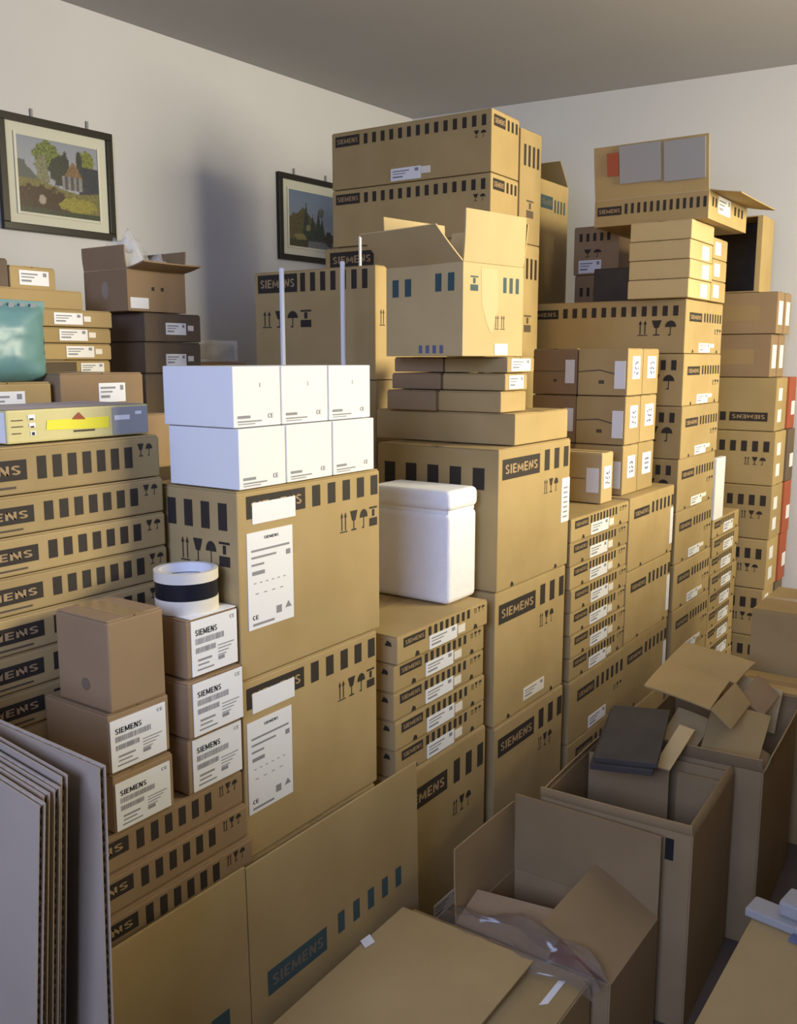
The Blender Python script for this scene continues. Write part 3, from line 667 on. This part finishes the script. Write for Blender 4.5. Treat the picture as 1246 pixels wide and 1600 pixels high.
# ---- leaning cardboard sheets at the near left, real flutes between two liners
def sheet(lab, Xr, Y, z1, Wd, tilt, t=.009, mat='card_grey', lean=0):
    th = thing('cardboard_sheet', lab, 'cardboard', (Xr, Y, 0), 0, 'stacked cardboard sheets')
    th.rotation_euler = (R(lean), R(tilt), 0)
    box('liner', (-Wd, 0, .01), (0, .0016, z1), mat, th); box('liner', (-Wd, t-.0016, .01), (0, t, z1), mat, th)
    n_ = int(z1/.008); V, F = [], []
    for k in range(n_+1):
        y = .0016 if k % 2 else t-.0016; zz = .012+k*(z1-.014)/n_
        V += [(-Wd+.003, y, zz), (-.003, y, zz)]
    for k in range(n_): F.append((2*k, 2*k+1, 2*k+3, 2*k+2))
    mesh('flute_core', V, F, 'card_core', th)
sheet('grey cardboard sheet, rearmost and widest of the leaning sheets', -1.049, .735, 1.205, .55, 2.0, .011)
for i, (xr, y, z1, nm) in enumerate([(-1.153, .690, 1.21, 'second from the back'), (-1.150, .672, 1.203, 'third from the back'), (-1.156, .655, 1.203, 'fourth from the back'), (-1.145, .636, 1.203, 'frontmost')]):
    sheet('grey cardboard sheet, %s of the leaning sheets' % nm, xr, y, z1, .50, 6.0+.35*i, .010)

# ---- flattened carton standing on edge in front of the stacks
t = thing('flattened_carton', 'flattened carton with teal print standing on edge before the stacks', 'cardboard', (-1.262, .90, 0))
t.rotation_euler = (0, R(-1.2), 0)
box('front_panel', (-.006, .375, .002), (0, 1.01, .706), 'card', t, .0015); box('front_panel', (-.006, 0, .002), (0, .372, .712), 'card', t, .0015)
box('rear_panel', (-.013, .02, .002), (-.0065, 1.0, .697), 'card', t, .0015)
fc = Face('F', .01, 1.0, .7)
logo(fc, t, .425, .625, .385, .443, 'ink_teal', 'ink_letter_teal'); bars(fc, t, .668, .93, .40, .452, 5, .42, 'ink_teal')
polys('printed_mark', fc, [rect(.26, .31, .37, .43)], 'ink_teal', t)

# ---- floor cartons in the aisle
t, f = carton('closed carton at the bottom edge, under a loose cardboard panel', -.745, 1.22, 0, .495, .625, .335, 'card', name='carton', flaps=True)
polys('white_tape_strip', f('T'), [[(.475, .06), (.49, .045), (.585, .045), (.575, .06)]], 'paper', t, .001)
t = thing('loose_cardboard', 'loose plain cardboard panel lying over the bottom carton', 'cardboard', (-.866, 1.22, .338)); t.rotation_euler = (R(2.2), 0, 0)
slab('panel_sheet', [(-.372, 0, .006), (0, 0, .006), (0, .572, .006), (-.372, .572, .006)], .005, 'card', t, .003)
slab('paper_scrap', [(-.378, .40, .010), (-.352, .385, .011), (-.345, .415, .012), (-.372, .43, .013)], .001, 'paper', t)
t, f = open_carton('open carton with red lining and upright flaps in the aisle', -.705, 1.862, 0, .42, .32, .325, 'card_aisle_shade', 0, {'R': (.225, 0), 'B': (.20, 2), 'F': (.20, -62)}, name='open_carton')
slab('red_lining', [(-.41, .10, .20), (-.01, .10, .20), (-.01, .315, .20), (-.41, .315, .20)], .004, 'red', t, .01)
slab('flap', [(-.42, 0, .326), (-.16, 0, .326), (-.14, .10, .40), (-.40, .08, .385)], .004, 'card_brown', t)
film('plastic_film', 'grey translucent plastic film along the rim of the red-lined carton', (-.93, 1.835, .345), .44, .10, .10, 'clear_plastic_dim', 8, -4)
t, f = open_carton('large empty open carton standing on the aisle floor', -.640, 2.225, 0, .42, .44, .55, 'card_aisle_shade', 2.5, {'S': (.03, 12), 'B': (.02, -10), 'F': (.025, -25)}, name='open_carton')
box('inner_divider', (-.405, .33, .01), (-.16, .336, .56), 'card_aisle_shade', t); box('inner_divider', (-.155, .40, .01), (-.01, .406, .53), 'card_aisle_shade', t)
polys('gap_shade', f('S'), [rect(.35, .372, .47, .53)], 'gap_dark', t, .001)  # dark patch painted for the shaded gap behind the neighbouring carton's flap
t, f = open_carton('open carton overflowing with cardboard scraps in the aisle', -.585, 2.70, 0, .42, .58, .555, 'card_aisle_shade', 3, {'F': (.05, 20), 'S': (.05, 25), 'R': (.05, -10)}, name='open_carton')
def scrap(lab, pts, mat='card', th=.005, bend=.006, fold=None):
    c = sum((Vector(p) for p in pts), Vector())/4; c.z = min(p[2] for p in pts)-th
    t = thing('cardboard_scrap', lab, 'cardboard', c, 0, 'cardboard scraps')
    slab('scrap_sheet', [Vector(p)-c for p in pts], th, mat, t, bend)
    if fold: slab('folded_edge', [Vector(p)-c for p in fold], th, mat, t)
    return t
t = thing('black_board', 'dark grey foam board lying across the aisle cartons', 'board', (-.965, 2.345, .60)); t.rotation_euler = (R(5), R(-3), R(13))
bm_obj('board_slab', box_bm((-.01, 0, 0), (.165, .37, .018), .002), 'charcoal', t); bm_obj('board_slab', box_bm((.0, .01, .019), (.175, .36, .034), .002), 'charcoal', t)
scrap('broad plain cardboard scrap on top of the aisle scrap pile', [(-.99, 2.80, .71), (-.76, 2.74, .70), (-.77, 2.98, .715), (-1.00, 3.03, .725)], fold=[(-.76, 2.74, .698), (-.755, 2.98, .713), (-.70, 2.97, .655), (-.70, 2.75, .645)])
scrap('long flat cardboard scrap behind the broad scrap', [(-1.02, 3.06, .70), (-.76, 3.02, .70), (-.74, 3.18, .73), (-1.00, 3.24, .74)])
scrap('tilted cardboard scrap leaning inside the scrap carton', [(-.78, 2.72, .56), (-.63, 2.80, .52), (-.64, 3.0, .62), (-.80, 2.92, .66)])
scrap('small curled cardboard scrap in the scrap carton', [(-.90, 2.72, .58), (-.80, 2.74, .56), (-.79, 2.90, .60), (-.90, 2.88, .63)], 'card_light')
scrap('narrow pale cardboard strip beside the dark foam board', [(-.845, 2.50, .585), (-.80, 2.51, .58), (-.79, 2.70, .64), (-.835, 2.69, .65)], 'card_light', bend=0)
scrap('folded cardboard scrap at the right of the scrap pile', [(-.74, 3.0, .66), (-.66, 2.98, .62), (-.65, 3.15, .64), (-.73, 3.18, .69)], 'card_brown')
scrap('upright torn cardboard scrap at the back of the scrap carton', [(-.86, 3.20, .50), (-.66, 3.16, .50), (-.65, 3.20, .64), (-.84, 3.24, .67)], 'card_light')
scrap('low cardboard scrap at the near rim of the scrap carton', [(-.95, 2.76, .53), (-.82, 2.75, .50), (-.80, 2.86, .545), (-.94, 2.88, .57)], 'card_aisle_shade')
scrap('small square cardboard scrap in the right of the scrap carton', [(-.70, 2.78, .545), (-.61, 2.82, .50), (-.62, 2.93, .52), (-.71, 2.90, .57)], 'card_brown')
t, f = carton('dark carton standing behind the scrap carton at right', -.42, 3.40, 0, .60, .20, .565, 'card', name='carton')
t, f = carton('plain golden carton standing at the right edge behind the scraps', -.30, 3.63, 0, .57, .42, .80, 'card', name='carton')
t, f = carton('beige closed carton in the bottom right corner', .20, 1.15, 0, .612, .775, .60, 'card', name='carton')
t = thing('grey_pouch', 'grey plastic tray piece on the beige carton at right', 'plastic piece', (-.42, 1.90, .601), -8)
bm_obj('tray_plate', box_bm((.0, -.03, .0), (.20, .03, .018), .003), 'grey_plastic', t); bm_obj('tray_lip', box_bm((.06, -.01, .019), (.20, .06, .05), .006), 'grey_plastic', t)
box('blue_tab', (.10, -.055, 0), (.14, -.031, .006), 'text_blue', t)
t = thing('upright_board', 'pale grey upright board at the right edge behind the tray', 'panel', (-.36, 2.40, 0), 0)
bm_obj('panel_body', box_bm((0, 0, 0), (.03, .40, .66), .004), 'grey_plastic', t); bm_obj('panel_rim', box_bm((-.004, -.004, .661), (.034, .404, .675), .003), 'white_plastic', t)

# ---- unseen stacks added on the other side of the aisle to shade it
for i, (x, y, hs) in enumerate([(.55, 2.15, (.48, .46, .44, .22)), (.55, 2.80, (.46, .45, .44, .18)), (.55, 3.45, (.45, .40, .42, .30)), (.55, 4.10, (.45, .42, .40, .26))]):
    z = 0
    for j, h in enumerate(hs):
        carton('large carton right of the aisle, %s of its stack, %s stack' % (('lowest', 'second', 'third', 'topmost')[j], ('nearest', 'second', 'third', 'farthest')[i]), x, y, z, .58, .62, h-.001, 'card', name='carton', group='stacks right of the aisle'); z += h

# ---- framed paintings on the left wall
def painting(lab, Y0, Y1, z0, z1, fn, nails):
    wx = lambda y: -3.862+(y-5.70)*.04694+.0
    W, Hh = (Y1-Y0), z1-z0
    t = thing('framed_painting', lab, 'picture', (wx((Y0+Y1)/2)+.002, (Y0+Y1)/2, z0), -2.69)
    h2 = W/2; fw_ = .034; d = .026
    bm_obj('frame_rail', box_bm((0, -h2, 0), (d, h2, fw_), .003), 'frame_black', t); bm_obj('frame_rail', box_bm((0, -h2, Hh-fw_), (d, h2, Hh), .003), 'frame_black', t)
    bm_obj('frame_stile', box_bm((0, -h2, fw_), (d, -h2+fw_, Hh-fw_), .003), 'frame_black', t); bm_obj('frame_stile', box_bm((0, h2-fw_, fw_), (d, h2, Hh-fw_), .003), 'frame_black', t)
    box('mat_board', (.002, -h2+fw_, fw_), (.012, h2-fw_, Hh-fw_), 'mat_board', t)
    m_ = .088; a0, a1, b0, b1 = -h2+m_, h2-m_, m_, Hh-m_
    g = .012
    for lo, hi in (((.012, a0-g, b0-g), (.019, a0, b1+g)), ((.012, a1, b0-g), (.019, a1+g, b1+g)), ((.012, a0, b0-g), (.017, a1, b0)), ((.012, a0, b1), (.017, a1, b1+g))): box('inner_fillet', lo, hi, 'gilt' if hi[2]-lo[2] > .1 else 'mat_board', t)
    NX, NY = 96, 76; V, F, C = [], [], []
    for j in range(NY+1):
        for i in range(NX+1): V.append((.0145, a0+(a1-a0)*i/NX, b0+(b1-b0)*j/NY)); C.append(tuple(.8*q for q in fn(i/NX, j/NY)))
    for j in range(NY):
        for i in range(NX): F.append((j*(NX+1)+i, j*(NX+1)+i+1, (j+1)*(NX+1)+i+1, (j+1)*(NX+1)+i))
    o = mesh('painted_canvas', V, F, 'painting', t); ca = o.data.color_attributes.new('Col', 'FLOAT_COLOR', 'POINT')
    for k, c in enumerate(C): ca.data[k].color = (*c, 1)
    for s_ in nails: box('hanging_hook', (0, s_*h2-.006, Hh-.002), (.008, s_*h2+.006, Hh+.04), 'nail', t, .002)
prn = random.Random(11)
def blob(u, v, cu, cv, ru, rv): return ((u-cu)/ru)**2+((v-cv)/rv)**2 < 1+.35*math.sin(40*u+3)*math.sin(37*v)+prn.uniform(-.15, .15)
def mixc(a, b_, k): return tuple(x*(1-k)+y*k for x, y in zip(a, b_))
def jit(c, k=.25): q = 1+prn.uniform(-k, k); return tuple(x*q for x in c)
def cottage(u, v):
    c = mixc((.42, .44, .50), (.30, .33, .40), v)
    if blob(u, v, .05, .52, .08, .18) or blob(u, v, .15, .45, .07, .12): c = (.12, .13, .13)
    if blob(u, v, .36, .78, .17, .20): c = jit((.16, .20, .06), .6)
    if blob(u, v, .30, .55, .08, .25): c = jit((.22, .22, .14), .4)
    if blob(u, v, .85, .80, .10, .14): c = jit((.20, .22, .06), .5)
    if u > .74 and v < .72 and v > .3: c = jit((.05, .055, .07))
    if blob(u, v, .50, .60, .12, .20) or blob(u, v, .58, .72, .05, .15) or blob(u, v, .76, .78, .04, .13): c = jit((.055, .06, .05))
    if abs(u-.68) < .13*(1.15-(v-.50)/.24) and .55 < v < .76: c = jit((.24, .15, .08))
    if .54 < u < .80 and .38 < v < .56: c = jit((.26, .26, .26)) if int(u*28) % 2 else (.10, .10, .11)
    if v < .40+.06*math.sin(5*u+1): c = jit((.20, .18, .07), .35)
    if blob(u, v, .25, .15, .40, .22): c = jit((.07, .045, .03), .3)
    if blob(u, v, .72, .17, .24, .10): c = jit((.30, .27, .06), .3)
    if blob(u, v, .28, .19, .045, .07): c = (.40, .34, .28)
    if v < .07: c = jit((.06, .07, .045))
    return c
def hills(u, v):
    c = mixc((.36, .42, .48), (.17, .23, .34), v)
    if v < .72-1.0*abs(u-.30) or blob(u, v, .12, .38, .16, .22): c = jit((.13, .11, .05), .45)
    for cx, top in ((.36, .84), (.50, .62), (.62, .70), (.70, .58)):
        if abs(u-cx) < .08*(1-(v-.2)/(top-.2)) and .1 < v < top: c = jit((.05, .065, .055), .4)
    if blob(u, v, .68, .66, .06, .10): c = jit((.12, .14, .13), .4)
    if blob(u, v, .40, .36, .05, .06) or blob(u, v, .24, .18, .12, .06): c = jit((.26, .24, .10))
    if v < .12: c = jit((.20, .21, .22), .3) if u > .4 else jit((.07, .07, .04))
    if blob(u, v, .86, .2, .10, .14): c = jit((.06, .05, .04))
    return c
painting('black-framed cottage landscape painting, left one on the white wall', 2.565, 3.17, 2.335, 2.85, cottage, (-.40, .58))
painting('black-framed mountain painting half hidden by the highest stack', 4.335, 4.94, 2.345, 2.852, hills, (-.50, .45))
